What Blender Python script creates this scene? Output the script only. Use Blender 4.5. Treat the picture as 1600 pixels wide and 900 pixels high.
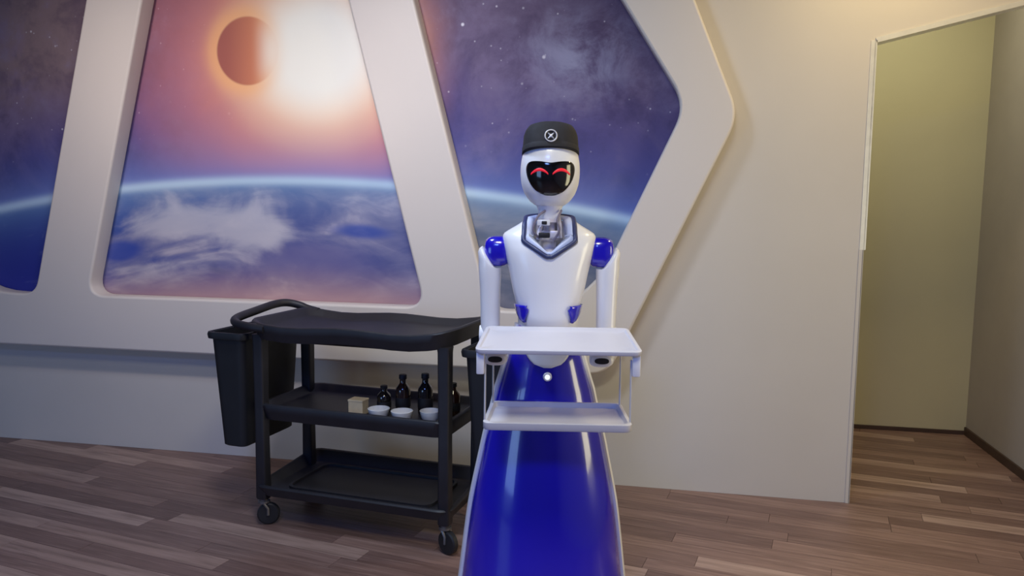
import bpy, bmesh, math, random
from mathutils import Vector, Matrix

random.seed(7)
SC = bpy.context.scene
for o in list(bpy.data.objects):
    bpy.data.objects.remove(o)
COL = SC.collection
PI = math.pi

# ------------------------------------------------------------------ camera
F_PX, YAW, PITCH, ROLL = 1229.3, 0.1937, 0.1053, 0.0103
CAM = Vector((0.0, -3.8758, 1.40))
fw = Vector((-math.sin(YAW) * math.cos(PITCH), math.cos(YAW) * math.cos(PITCH), -math.sin(PITCH)))
rt = Vector((math.cos(YAW), math.sin(YAW), 0))
up = rt.cross(fw)
r2 = math.cos(ROLL) * rt + math.sin(ROLL) * up
u2 = -math.sin(ROLL) * rt + math.cos(ROLL) * up
cd = bpy.data.cameras.new('camera')
cam = bpy.data.objects.new('camera', cd)
COL.objects.link(cam)
cd.sensor_width = 36.0
cd.lens = 36.0 * F_PX / 1600.0
cd.clip_start = 0.05
m = Matrix.Identity(4)
for i in range(3):
    m[i][0], m[i][1], m[i][2], m[i][3] = r2[i], u2[i], -fw[i], CAM[i]
cam.matrix_world = m
SC.camera = cam

# ------------------------------------------------------------------ world, exposure
w = bpy.data.worlds.new('world')
SC.world = w
w.use_nodes = True
w.node_tree.nodes['Background'].inputs[0].default_value = (0.55, 0.65, 0.9, 1)
w.node_tree.nodes['Background'].inputs[1].default_value = 0.3
SC.view_settings.view_transform = 'Standard'
SC.view_settings.look = 'None'
SC.view_settings.gamma = 1.0
SC.view_settings.use_curve_mapping = False
SC.view_settings.exposure = -0.08

CEIL = 2.95
XL, XR, YB, YC = -5.2, 1.868, -6.2, 1.385    # room: left, right, behind the camera, back of the side passage
DOORX = 0.885


def area_light(name, loc, size, power, col, rot=(0, 0, 0), spread=180):
    l = bpy.data.lights.new(name, 'AREA')
    l.shape = 'RECTANGLE'
    l.size, l.size_y = size
    l.energy = power
    l.color = col
    l.spread = math.radians(spread)
    o = bpy.data.objects.new(name, l)
    o.location = loc
    o.rotation_euler = rot
    COL.objects.link(o)
    return o


LIGHTS = [  # (x, y, size x, size y, watts, colour) of the ceiling panels
    (-1.22, -1.65, 0.42, 0.42, 33, (0.60, 0.75, 1.0)),
    (-0.25, -2.85, 0.60, 0.60, 31, (1.0, 0.98, 0.72)),
    (-0.40, -4.60, 0.60, 0.60, 60, (0.13, 0.27, 1.0)),  # made-up blue panel, added as cool fill from behind the camera
    (0.95, -0.62, 0.22, 0.22, 14, (1.0, 0.76, 0.36)),
    (1.30, 0.55, 0.18, 0.18, 11, (1.0, 0.95, 0.66)),
]
SPOTS = [(-1.40, 3.6), (-2.75, 4.2)]           # spotlights aimed at the mural: x, watts
SPOT_Y, SPOT_Z, SPOT_TILT = -1.65, 2.80, 0.98
for (x, y, sx, sy, pw, c) in LIGHTS:
    area_light('ceiling_lamp', (x, y, CEIL - 0.035), (sx, sy), pw, c)
for x, pw in SPOTS:
    area_light('spot_lamp', (x, SPOT_Y, SPOT_Z), (0.16, 0.16), pw, (1.0, 0.83, 0.68), (SPOT_TILT, 0, 0), 80)
# added fill lights at two made-up windows: right-hand wall and behind the camera
area_light('daylight', (XR - 0.03, -1.66, 1.25), (1.4, 0.62), 17, (1.0, 0.9, 0.55), (0, PI / 2, 0))
area_light('daylight', (-3.9, YB + 0.03, 1.25), (2.2, 1.5), 35, (0.40, 0.66, 1.0), (PI / 2, 0, 0))


# ------------------------------------------------------------------ materials
def lin(c):
    return tuple(((v / 255) / 12.92 if v / 255 <= 0.04045 else ((v / 255 + 0.055) / 1.055) ** 2.4) for v in c) + (1.0,)


class NB:
    """small wrapper that writes shader maths as python expressions"""
    def __init__(self, nt):
        self.nt = nt

    def new(self, t, **k):
        n = self.nt.nodes.new(t)
        for a, b in k.items():
            setattr(n, a, b)
        return n

    def link(self, a, b):
        self.nt.links.new(a, b)

    def m(self, op, *a):
        n = self.new('ShaderNodeMath', operation=op)
        for i, v in enumerate(a):
            v = v.s if isinstance(v, V) else v
            if isinstance(v, (int, float)):
                n.inputs[i].default_value = v
            else:
                self.link(v, n.inputs[i])
        return V(self, n.outputs[0])

    def mix(self, f, a, b, blend='MIX'):
        n = self.new('ShaderNodeMix', data_type='RGBA', blend_type=blend)
        n.clamp_factor = True
        for idx, v in ((0, f), (6, a), (7, b)):
            v = v.s if isinstance(v, V) else v
            if isinstance(v, (int, float)):
                n.inputs[idx].default_value = v
            elif isinstance(v, tuple):
                n.inputs[idx].default_value = v
            else:
                self.link(v, n.inputs[idx])
        return n.outputs[2]

    def ss(self, x, a, b):
        n = self.new('ShaderNodeMapRange', interpolation_type='SMOOTHSTEP')
        self.link(x.s, n.inputs[0])
        n.inputs[1].default_value = a
        n.inputs[2].default_value = b
        return V(self, n.outputs[0])

    def vec(self, x, y, z):
        n = self.new('ShaderNodeCombineXYZ')
        for i, v in enumerate((x, y, z)):
            v = v.s if isinstance(v, V) else v
            if isinstance(v, (int, float)):
                n.inputs[i].default_value = v
            else:
                self.link(v, n.inputs[i])
        return n.outputs[0]

    def noise(self, vec, scale, detail=4.0, rough=0.55, dist=0.0):
        n = self.new('ShaderNodeTexNoise')
        self.link(vec, n.inputs['Vector'])
        n.inputs['Scale'].default_value = scale
        n.inputs['Detail'].default_value = detail
        n.inputs['Roughness'].default_value = rough
        n.inputs['Distortion'].default_value = dist
        return V(self, n.outputs[0])

    def coords(self):
        tc = self.new('ShaderNodeTexCoord')
        sp = self.new('ShaderNodeSeparateXYZ')
        self.link(tc.outputs['Object'], sp.inputs[0])
        return tc.outputs['Object'], V(self, sp.outputs[0]), V(self, sp.outputs[1]), V(self, sp.outputs[2])


class V:
    def __init__(self, b, s):
        self.b, self.s = b, s
    def __add__(self, o): return self.b.m('ADD', self, o)
    def __radd__(self, o): return self.b.m('ADD', o, self)
    def __sub__(self, o): return self.b.m('SUBTRACT', self, o)
    def __rsub__(self, o): return self.b.m('SUBTRACT', o, self)
    def __mul__(self, o): return self.b.m('MULTIPLY', self, o)
    def __rmul__(self, o): return self.b.m('MULTIPLY', o, self)
    def __truediv__(self, o): return self.b.m('DIVIDE', self, o)
    def exp(self): return self.b.m('EXPONENT', self)
    def sqrt(self): return self.b.m('SQRT', self)


def new_mat(name, base=(200, 200, 200), rough=0.5, metal=0.0, coat=0.0, spec=0.5, noise=0.0, nscale=6.0, bump=0.0, bscale=80.0, coat_rough=0.05):
    mt = bpy.data.materials.new(name)
    mt.use_nodes = True
    nt = mt.node_tree
    p = nt.nodes['Principled BSDF']
    b = NB(nt)
    c = lin(base)
    p.inputs['Base Color'].default_value = c
    p.inputs['Roughness'].default_value = rough
    p.inputs['Metallic'].default_value = metal
    p.inputs['Coat Weight'].default_value = coat
    p.inputs['Coat Roughness'].default_value = coat_rough
    p.inputs['Specular IOR Level'].default_value = spec
    co, x, y, z = b.coords()
    n = b.noise(co, nscale, 3)
    dark = tuple(v * (1 - noise) for v in c[:3]) + (1.0,)
    lite = tuple(min(1, v * (1 + noise)) for v in c[:3]) + (1.0,)
    b.link(b.mix(b.ss(n, 0.3, 0.7), dark, lite), p.inputs['Base Color'])
    if bump:
        bn = b.new('ShaderNodeBump')
        bn.inputs['Strength'].default_value = bump
        bn.inputs['Distance'].default_value = 0.002
        n2 = b.noise(co, bscale, 3)
        b.link(n2.s, bn.inputs['Height'])
        b.link(bn.outputs[0], p.inputs['Normal'])
    return mt


M = {
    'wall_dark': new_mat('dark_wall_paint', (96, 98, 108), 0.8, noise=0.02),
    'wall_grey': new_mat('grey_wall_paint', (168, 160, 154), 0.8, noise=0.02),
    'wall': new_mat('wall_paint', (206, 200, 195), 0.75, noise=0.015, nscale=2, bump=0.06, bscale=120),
    'passage': new_mat('passage_paint', (200, 192, 160), 0.8, noise=0.02, nscale=2, bump=0.05, bscale=120),
    'ceil': new_mat('ceiling_paint', (72, 72, 78), 0.8, noise=0.01),
    'frame': new_mat('frame_lacquer', (219, 211, 207), 0.5, noise=0.01, nscale=2),
    'white': new_mat('robot_white_plastic', (238, 237, 244), 0.28, coat=0.3, noise=0.008),
    'tray': new_mat('tray_white', (205, 202, 212), 0.4, noise=0.015),
    'ltray': new_mat('lower_tray_white', (205, 202, 208), 0.35, noise=0.03),
    'blue': new_mat('robot_blue_gloss', (30, 20, 190), 0.22, coat=1.0, noise=0.03, nscale=3, coat_rough=0.06),
    'navy': new_mat('collar_navy', (52, 60, 104), 0.35, noise=0.05),
    'ice': new_mat('collar_pale_blue', (205, 214, 246), 0.4, noise=0.02),
    'black': new_mat('black_gloss', (12, 11, 13), 0.12, coat=0.6, noise=0.02),
    'hat': new_mat('hat_felt', (26, 24, 32), 0.8, noise=0.2, nscale=40, bump=0.2, bscale=300),
    'badge': new_mat('badge_silver', (190, 188, 196), 0.4, metal=0.3, noise=0.05),
    'metal': new_mat('neck_steel', (226, 220, 230), 0.35, metal=0.25, noise=0.08, nscale=30),
    'dark': new_mat('dark_rubber', (26, 24, 30), 0.6, noise=0.1),
    'cable': new_mat('cable_grey', (120, 112, 130), 0.5, noise=0.1),
    'rod': new_mat('rod_white', (205, 203, 208), 0.35, metal=0.2, noise=0.03),
    'cart': new_mat('cart_plastic', (34, 33, 40), 0.5, noise=0.12, nscale=12, bump=0.12, bscale=260),
    'bin': new_mat('bin_plastic', (27, 28, 33), 0.55, noise=0.1, nscale=8, bump=0.1, bscale=260),
    'wheel': new_mat('wheel_rubber', (30, 29, 32), 0.55, noise=0.1, nscale=30),
    'hub': new_mat('wheel_hub_steel', (120, 118, 122), 0.35, metal=0.7, noise=0.05),
    'trimmetal': new_mat('trim_aluminium', (238, 237, 232), 0.35, metal=0.35, noise=0.04, nscale=20),
    'skirting': new_mat('skirting_dark', (70, 52, 44), 0.6, noise=0.15, nscale=12),
    'ceramic': new_mat('ceramic_white', (232, 230, 230), 0.2, coat=0.4, noise=0.01),
    'glassdark': new_mat('dark_glass', (28, 24, 24), 0.08, coat=0.8, noise=0.1),
    'brownglass': new_mat('brown_glass', (48, 26, 20), 0.1, coat=0.8, noise=0.1),
    'card': new_mat('tan_card', (222, 200, 164), 0.75, noise=0.06, nscale=30),
    'label': new_mat('paper_label', (215, 212, 205), 0.7, noise=0.03),
}


def emis(name, col, s):
    mt = bpy.data.materials.new(name)
    mt.use_nodes = True
    p = mt.node_tree.nodes['Principled BSDF']
    p.inputs['Base Color'].default_value = lin(col)
    p.inputs['Emission Color'].default_value = lin(col)
    p.inputs['Emission Strength'].default_value = s
    return mt


M['eye'] = emis('eye_led_red', (200, 26, 44), 0.75)
M['led'] = emis('button_led_white', (235, 240, 255), 1.0)
M['diffuser'] = emis('lamp_diffuser', (255, 245, 235), 2.0)
M['pane'] = emis('window_daylight', (255, 245, 215), 0.5)  # glow of the added window in the right-hand wall
M['pane_blue'] = emis('window_dusk', (60, 110, 255), 0.5)  # blue glow of the added window behind the camera


def wood_material():
    mt = bpy.data.materials.new('floor_laminate')
    mt.use_nodes = True
    nt = mt.node_tree
    p = nt.nodes['Principled BSDF']
    b = NB(nt)
    co, x, y, z = b.coords()
    oi = b.new('ShaderNodeObjectInfo')
    rnd = V(b, oi.outputs['Random'])
    v = b.vec(x * 1.6 + rnd * 37.0, y * 22.0 + rnd * 11.0, 0.0)
    n1 = b.noise(v, 1.6, 5, 0.6, 0.4)
    v2 = b.vec(x * 3.0 + rnd * 53.0, y * 90.0, 0.0)
    n2 = b.noise(v2, 1.5, 4, 0.6)
    c = b.mix(b.ss(rnd, 0.0, 0.85), lin((112, 86, 80)), lin((142, 113, 104)))
    c = b.mix(b.ss(rnd, 0.75, 1.0) * 0.7, c, lin((186, 158, 146)))
    c = b.mix(b.ss(n1, 0.38, 0.72) * 0.6, c, lin((88, 64, 56)))
    c = b.mix(b.ss(n2, 0.5, 0.75) * 0.35, c, lin((196, 168, 158)))
    b.link(c, p.inputs['Base Color'])
    p.inputs['Roughness'].default_value = 0.42
    bn = b.new('ShaderNodeBump')
    bn.inputs['Strength'].default_value = 0.1
    bn.inputs['Distance'].default_value = 0.001
    b.link(n2.s, bn.inputs['Height'])
    b.link(bn.outputs[0], p.inputs['Normal'])
    return mt


def floor_base_material():
    mt = bpy.data.materials.new('floor_boards_far')
    mt.use_nodes = True
    nt = mt.node_tree
    p = nt.nodes['Principled BSDF']
    b = NB(nt)
    tc = b.new('ShaderNodeTexCoord')
    mp = b.new('ShaderNodeMapping')
    mp.inputs['Rotation'].default_value = (0, 0, math.radians(11))
    b.link(tc.outputs['Object'], mp.inputs[0])
    br = b.new('ShaderNodeTexBrick')
    b.link(mp.outputs[0], br.inputs['Vector'])
    br.inputs['Scale'].default_value = 1.0
    br.inputs['Brick Width'].default_value = 0.95
    br.inputs['Row Height'].default_value = 0.095
    br.inputs['Mortar Size'].default_value = 0.002
    br.inputs['Color1'].default_value = lin((112, 88, 80))
    br.inputs['Color2'].default_value = lin((140, 112, 102))
    br.inputs['Mortar'].default_value = lin((50, 36, 32))
    b.link(br.outputs[0], p.inputs['Base Color'])
    p.inputs['Roughness'].default_value = 0.42
    return mt


def mural_material():
    mt = bpy.data.materials.new('space_mural_print')
    mt.use_nodes = True
    nt = mt.node_tree
    p = nt.nodes['Principled BSDF']
    b = NB(nt)
    co, X, Y, Z = b.coords()
    P = b.vec(X, 0.0, Z)
    dx = X + 2.0
    h = Z - (1.515 - dx * dx * 0.055)           # height above the planet's edge
    neb = b.noise(P, 1.7, 6, 0.62, 0.6)
    neb2 = b.noise(P, 4.5, 6, 0.65, 0.3)
    # space
    c = b.mix(b.ss(h, 0.10, 0.95), lin((76, 68, 134)), lin((92, 74, 108)))
    c = b.mix(b.ss(X * -1.0, 2.9, 3.3) * b.ss(h, 0.2, 0.8), c, lin((136, 116, 122)))
    c = b.mix(b.ss(neb, 0.42, 0.72) * 0.8, c, lin((126, 110, 146)))
    c = b.mix(b.ss(neb2, 0.52, 0.8) * b.ss(h, 0.25, 0.7) * 0.6, c, lin((140, 132, 165)))
    c = b.mix(b.ss(neb2, 0.55, 0.3) * 0.4, c, lin((48, 36, 76)))
    nx, nz = (X + 0.42) / 0.28, (Z - 2.10) / 0.2
    c = b.mix(((nx * nx + nz * nz) * -1.0).exp() * b.ss(neb2, 0.35, 0.65) * 0.75, c, lin((152, 154, 188)))
    # stars
    for sc, th, br in ((7.0, 0.050, 0.95), (13.0, 0.065, 0.7), (22.0, 0.08, 0.45)):
        vo = b.new('ShaderNodeTexVoronoi')
        b.link(P, vo.inputs['Vector'])
        vo.inputs['Scale'].default_value = sc
        vd = V(b, vo.outputs['Distance'])
        sx = b.new('ShaderNodeSeparateColor')
        b.link(vo.outputs['Color'], sx.inputs[0])
        on = b.ss(V(b, sx.outputs[0]), 0.45, 0.9)
        c = b.mix(b.ss(vd * -1.0, -th * 1.7, -th * 0.5) * on * b.ss(h, 0.15, 0.4) * br, c, lin((235, 232, 248)))
    # sun halo
    sx_, sz_ = X + 1.80, Z - 2.16
    r = (sx_ * sx_ + sz_ * sz_ * 0.95).sqrt()
    cen = b.ss(X * -1.0, 1.22, 1.5) * b.ss(X, -3.2, -2.75)
    wob = (neb - 0.5) * 0.35
    c = b.mix(b.ss((r + wob) * -1.0, -1.35, -0.45) * cen * 0.88, c, lin((214, 134, 138)))
    c = b.mix(b.ss((r + wob * 0.5) * -1.0, -0.82, -0.30), c, lin((232, 158, 132)))
    # column of light under the sun
    cx = (X + 1.78) * (X + 1.78) * -9.0
    c = b.mix(cx.exp() * b.ss(h * -1.0, -0.75, -0.05) * 0.75, c, lin((214, 150, 158)))
    # glow over the planet's edge
    c = b.mix((b.m('MAXIMUM', h, 0.0) * -7.5).exp() * 0.85, c, lin((116, 142, 216)))
    # the white glare
    gx, gz = (X + 1.79) * 0.92, (Z - 2.17)
    g = (gx * gx + gz * gz).sqrt()
    c = b.mix(b.ss(g * -1.0, -0.60, -0.24), c, lin((255, 222, 194)))
    c = b.mix(b.ss(g * -1.0, -0.42, -0.17), c, lin((255, 253, 244)))
    # moon in front of the sun; the glare eats its right edge
    mx, mz = X + 2.18, Z - 2.185
    mr = (mx * mx + mz * mz).sqrt()
    ring = ((mr - 0.185) * (mr - 0.185) * -300.0).exp()
    c = b.mix(ring * 0.7 * b.ss(X * -1.0, 1.9, 2.2), c, lin((255, 190, 130)))
    moon = b.mix(b.ss(X, -2.34, -2.06), lin((172, 98, 90)), lin((222, 140, 104)))
    c = b.mix(b.ss(mr * -1.0, -0.182, -0.168) * (1.0 - b.ss(X, -2.17, -2.03) * 0.95), c, moon)
    # the planet
    Pe = b.vec(X * 1.0, 0.0, h * 2.4)
    e1 = b.noise(Pe, 1.05, 5, 0.5, 2.2)
    e2 = b.noise(Pe, 3.6, 5, 0.55, 0.8)
    e = e1 * 0.7 + e2 * 0.35
    sea = b.mix(b.ss(X, -3.2, -1.2), lin((58, 76, 158)), lin((88, 92, 150)))
    pc = b.mix(b.ss(e, 0.40, 0.66), sea, lin((150, 146, 178)))
    pc = b.mix(b.ss(e, 0.56, 0.72) * 0.7, pc, lin((218, 204, 214)))
    def G(x0, h0, sx, sh):
        u, v = (X - x0) / sx, (h - h0) / sh
        return ((u * u + v * v) * -1.0).exp()
    wv = (e - 0.5) * 1.6
    pc = b.mix(b.ss(G(-1.85, -0.42, 0.45, 0.13) + wv * 0.4, 0.25, 0.9) * 0.8, pc, lin((112, 106, 158)))
    pc = b.mix(b.ss(G(-2.50, -0.20, 0.50, 0.10) + G(-2.15, -0.30, 0.22, 0.09) * 0.7 + G(-2.7, -0.5, 0.4, 0.1) * 0.6 + wv * 1.3, 0.2, 1.0) * 0.8, pc, lin((204, 200, 212)))
    pc = b.mix(b.ss(G(-2.98, -0.34, 0.16, 0.07) + G(-1.55, -0.25, 0.22, 0.05) * 0.8 + wv * 0.4, 0.3, 0.8) * 0.85, pc, lin((50, 72, 168)))
    pc = b.mix(b.ss(G(-2.35, -0.46, 0.10, 0.05) - G(-2.33, -0.45, 0.06, 0.03) + wv * 0.3, 0.25, 0.7) * 0.6, pc, lin((70, 84, 140)))
    pc = b.mix(b.ss(h * -1.0, 0.40, 0.66) * 0.85, pc, lin((190, 150, 146)))
    pc = b.mix(b.ss(X * -1.0, 3.05, 3.25), pc, b.mix(b.ss(e2, 0.55, 0.75) * 0.5, lin((44, 50, 146)), lin((120, 130, 190))))
    pc = b.mix(b.ss(X, -1.25, -1.0) * 0.9, pc, b.mix(b.ss(e, 0.4, 0.65), lin((96, 104, 124)), lin((140, 140, 150))))
    pc = b.mix((b.m('MAXIMUM', h * -1.0, 0.0) * -9.0).exp() * 0.75, pc, lin((120, 160, 206)))
    c = b.mix(b.ss(h * -1.0, -0.012, 0.012), c, pc)
    limb = (h * h * -1500.0).exp()
    c = b.mix(limb * 0.85, c, lin((196, 222, 246)))
    b.link(c, p.inputs['Base Color'])
    p.inputs['Roughness'].default_value = 0.55
    p.inputs['Specular IOR Level'].default_value = 0.25
    return mt


M['wood'] = wood_material()
M['floor_far'] = floor_base_material()
M['mural'] = mural_material()


# ------------------------------------------------------------------ mesh helpers
class MB:
    def __init__(self):
        self.v, self.f = [], []

    def add(self, verts, faces):
        o = len(self.v)
        self.v += [tuple(p) for p in verts]
        self.f += [tuple(i + o for i in q) for q in faces]
        return self

    def loft(self, rings, cap0=True, cap1=True, closed=True):
        n = len(rings[0])
        vs = [p for r in rings for p in r]
        fs = []
        for k in range(len(rings) - 1):
            for i in range(n if closed else n - 1):
                j = (i + 1) % n
                fs.append((k * n + i, k * n + j, (k + 1) * n + j, (k + 1) * n + i))
        if cap0:
            fs.append(tuple(range(n - 1, -1, -1)))
        if cap1:
            fs.append(tuple(range((len(rings) - 1) * n, len(rings) * n)))
        return self.add(vs, fs)

    def box(self, c, s, bev=0.0, rot=None, seg=2):
        bm = bmesh.new()
        bmesh.ops.create_cube(bm, size=1.0)
        for v in bm.verts:
            v.co = Vector((v.co.x * s[0], v.co.y * s[1], v.co.z * s[2]))
        if bev:
            bmesh.ops.bevel(bm, geom=list(bm.edges), offset=bev, segments=seg, affect='EDGES', profile=0.5)
        R = rot if rot else Matrix.Identity(3)
        bm.verts.index_update()
        vs = [R @ v.co + Vector(c) for v in bm.verts]
        fs = [tuple(v.index for v in f.verts) for f in bm.faces]
        bm.free()
        return self.add(vs, fs)

    def tube(self, path, rad, n=10, closed=False):
        path = [Vector(q) for q in path]
        k = len(path)
        rads = rad if isinstance(rad, (list, tuple)) else [rad] * k
        rings = []
        prev = None
        for i, q in enumerate(path):
            a = path[(i - 1) % k] if (closed or i > 0) else q
            c = path[(i + 1) % k] if (closed or i < k - 1) else q
            t = (c - a).normalized()
            if prev is None:
                ref = Vector((0, 0, 1)) if abs(t.z) < 0.9 else Vector((1, 0, 0))
                s = t.cross(ref).normalized()
            else:
                s = (prev - t * prev.dot(t)).normalized()
            prev = s
            u = s.cross(t)
            rings.append([q + (s * math.cos(2 * PI * j / n) + u * math.sin(2 * PI * j / n)) * rads[i] for j in range(n)])
        if closed:
            rings.append(rings[0])
            return self.loft(rings, False, False)
        return self.loft(rings)

    def lathe(self, prof, n=24, c=(0, 0, 0), axis='z'):
        rings = []
        for r, z in prof:
            ring = []
            for j in range(n):
                a = 2 * PI * j / n
                q = (r * math.cos(a), r * math.sin(a), z)
                if axis == 'y':
                    q = (q[0], q[2], -q[1])
                elif axis == 'x':
                    q = (q[2], q[1], -q[0])
                ring.append((q[0] + c[0], q[1] + c[1], q[2] + c[2]))
            rings.append(ring)
        return self.loft(rings)

    def mesh(self, name):
        me = bpy.data.meshes.new(name)
        me.from_pydata(self.v, [], self.f)
        bm = bmesh.new()
        bm.from_mesh(me)
        bmesh.ops.remove_doubles(bm, verts=list(bm.verts), dist=1e-6)
        bmesh.ops.recalc_face_normals(bm, faces=list(bm.faces))
        bm.to_mesh(me)
        bm.free()
        return me

    def build(self, name, mat, parent=None, smooth=True, angle=38):
        return link_mesh(self.mesh(name), name, mat, parent, smooth, angle)


def link_mesh(me, name, mat, parent=None, smooth=True, angle=38):
    me.materials.clear()
    me.materials.append(M[mat])
    if smooth:
        me.shade_smooth()
        me.set_sharp_from_angle(angle=math.radians(angle))
    o = bpy.data.objects.new(name, me)
    COL.objects.link(o)
    if parent:
        o.parent = parent
    return o


def tag(o, label, cat, group=None):
    o['label'] = label
    o['category'] = cat
    if group:
        o['group'] = group
    return o


def struct(o):
    o['kind'] = 'structure'
    return o


def thing(name, label, cat, loc=(0, 0, 0), rz=0.0, group=None):
    o = bpy.data.objects.new(name, None)
    o.empty_display_size = 0.1
    COL.objects.link(o)
    o.location = loc
    o.rotation_euler = (0, 0, rz)
    return tag(o, label, cat, group)


def copy_tree(o, parent=None):
    c = o.copy()
    COL.objects.link(c)
    c.parent = parent
    for ch in list(o.children):
        copy_tree(ch, c)
    return c


def rrect(hx, hy, r, cx=0.0, cy=0.0, z=0.0, n=6, wave=None):
    pts = []
    for (sx, sy, a0) in ((1, 1, 0), (-1, 1, 90), (-1, -1, 180), (1, -1, 270)):
        for i in range(n + 1):
            a = math.radians(a0 + 90 * i / n)
            x = cx + sx * (hx - r) + r * math.cos(a)
            y = cy + sy * (hy - r) + r * math.sin(a)
            pts.append((x, y, z + (wave(x, y) if wave else 0.0)))
    # extra points along the straight sides
    out = []
    for i, q in enumerate(pts):
        out.append(q)
        nx = pts[(i + 1) % len(pts)]
        if i % (n + 1) == n:
            for k in range(1, 9):
                t = k / 9
                x, y = q[0] + (nx[0] - q[0]) * t, q[1] + (nx[1] - q[1]) * t
                out.append((x, y, z + (wave(x, y) if wave else 0.0)))
    return out


def sell(hx, hy, z, e=2.0, n=40, cx=0.0, cy=0.0):
    """super-ellipse ring"""
    out = []
    for i in range(n):
        a = 2 * PI * i / n
        c, s = math.cos(a), math.sin(a)
        out.append((cx + hx * math.copysign(abs(c) ** (2 / e), c), cy + hy * math.copysign(abs(s) ** (2 / e), s), z))
    return out


def interp(tab, z):
    """smooth interpolation in a table of (z, value...)"""
    tab = sorted(tab)
    if z <= tab[0][0]:
        return tab[0][1:]
    for i in range(len(tab) - 1):
        if z <= tab[i + 1][0]:
            t = (z - tab[i][0]) / (tab[i + 1][0] - tab[i][0])
            out = []
            for k in range(1, len(tab[0])):
                p1, p2 = tab[i][k], tab[i + 1][k]
                p0 = tab[i - 1][k] if i > 0 else 2 * p1 - p2
                p3 = tab[i + 2][k] if i + 2 < len(tab) else 2 * p2 - p1
                out.append(0.5 * (2 * p1 + (p2 - p0) * t + (2 * p0 - 5 * p1 + 4 * p2 - p3) * t * t + (3 * p1 - p0 - 3 * p2 + p3) * t ** 3))
            return tuple(out)
    return tab[-1][1:]


# ------------------------------------------------------------------ the room
T = 0.10
HX1, HZ1, HS = DOORX, 2.146, 0.2400           # sloping edge above the opening
zr = HZ1 + (XR - HX1) * HS
b = MB()
prof = [(XL, 0, 0), (DOORX, 0, 0), (DOORX, 0, HZ1), (XR, 0, zr), (XR, 0, CEIL), (DOORX, 0, CEIL), (XL, 0, CEIL)]
# two convex halves joined: left field and the piece above the opening
b.loft([[(XL, 0, 0), (DOORX, 0, 0), (DOORX, 0, HZ1), (DOORX, 0, CEIL), (XL, 0, CEIL)],
        [(XL, T, 0), (DOORX, T, 0), (DOORX, T, HZ1), (DOORX, T, CEIL), (XL, T, CEIL)]])
b.loft([[(DOORX, 0, HZ1), (XR, 0, zr), (XR, 0, CEIL), (DOORX, 0, CEIL)],
        [(DOORX, T, HZ1), (XR, T, zr), (XR, T, CEIL), (DOORX, T, CEIL)]])
struct(b.build('wall_back', 'wall', smooth=False))
struct(MB().box(((XL - 0.05), (YB + T) / 2, CEIL / 2), (0.1, T - YB + 0.2, CEIL)).build('wall_left', 'wall_dark', smooth=False))
# right-hand wall, with an opening for the added fill window
wy0, wy1, wz0, wz1 = -2.02, -1.30, 0.50, 2.00
wb = MB()
wb.box((XR + 0.05, (YB - 0.1 + wy0) / 2, CEIL / 2), (0.1, wy0 - YB + 0.1, CEIL))
wb.box((XR + 0.05, (wy1 + YC + 0.1) / 2, CEIL / 2), (0.1, YC + 0.1 - wy1, CEIL))
wb.box((XR + 0.05, (wy0 + wy1) / 2, wz0 / 2), (0.1, wy1 - wy0, wz0))
wb.box((XR + 0.05, (wy0 + wy1) / 2, (wz1 + CEIL) / 2), (0.1, wy1 - wy0, CEIL - wz1))
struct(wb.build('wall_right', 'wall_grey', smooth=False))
win = struct(MB().box((XR + 0.06, (wy0 + wy1) / 2, (wz0 + wz1) / 2), (0.02, wy1 - wy0 - 0.04, wz1 - wz0 - 0.04)).build('window_1', 'pane', smooth=False))
wf = MB()
for y in (wy0 + 0.02, wy1 - 0.02):
    wf.box((XR + 0.05, y, (wz0 + wz1) / 2), (0.05, 0.04, wz1 - wz0))
for z in (wz0 + 0.02, wz1 - 0.02):
    wf.box((XR + 0.05, (wy0 + wy1) / 2, z), (0.05, wy1 - wy0, 0.04))
wf.build('window_frame', 'trimmetal', win, smooth=False)
struct(MB().box(((0.25 + XR) / 2, YC + 0.05, CEIL / 2), (XR - 0.25, 0.1, CEIL)).build('wall_passage', 'passage', smooth=False))
struct(MB().box((0.25, (T + YC) / 2, CEIL / 2), (0.1, YC - T, CEIL)).build('wall_passage_side', 'passage', smooth=False))
wx0, wx1, wz0, wz1 = -5.05, -2.75, 0.45, 2.05
wb = MB()
wb.box(((XL + wx0) / 2, YB - 0.05, CEIL / 2), (wx0 - XL, 0.1, CEIL))
wb.box(((wx1 + XR) / 2, YB - 0.05, CEIL / 2), (XR - wx1, 0.1, CEIL))
wb.box(((wx0 + wx1) / 2, YB - 0.05, wz0 / 2), (wx1 - wx0, 0.1, wz0))
wb.box(((wx0 + wx1) / 2, YB - 0.05, (wz1 + CEIL) / 2), (wx1 - wx0, 0.1, CEIL - wz1))
struct(wb.build('wall_front', 'wall_dark', smooth=False))
win2 = struct(MB().box(((wx0 + wx1) / 2, YB - 0.06, (wz0 + wz1) / 2), (wx1 - wx0 - 0.04, 0.02, wz1 - wz0 - 0.04)).build('window_2', 'pane_blue', smooth=False))  # unseen window, added to carry the blue fill light
wf = MB()
for x in (wx0 + 0.02, wx1 - 0.02):
    wf.box((x, YB - 0.05, (wz0 + wz1) / 2), (0.04, 0.05, wz1 - wz0))
for z in (wz0 + 0.02, wz1 - 0.02):
    wf.box(((wx0 + wx1) / 2, YB - 0.05, z), (wx1 - wx0, 0.05, 0.04))
wf.build('window_frame', 'trimmetal', win2, smooth=False)
struct(MB().box(((XL + XR) / 2, (YB + YC) / 2, CEIL + 0.05), (XR - XL + 0.2, YC - YB + 0.2, 0.1)).build('ceiling', 'ceil', smooth=False))
FLT = -0.008
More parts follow.
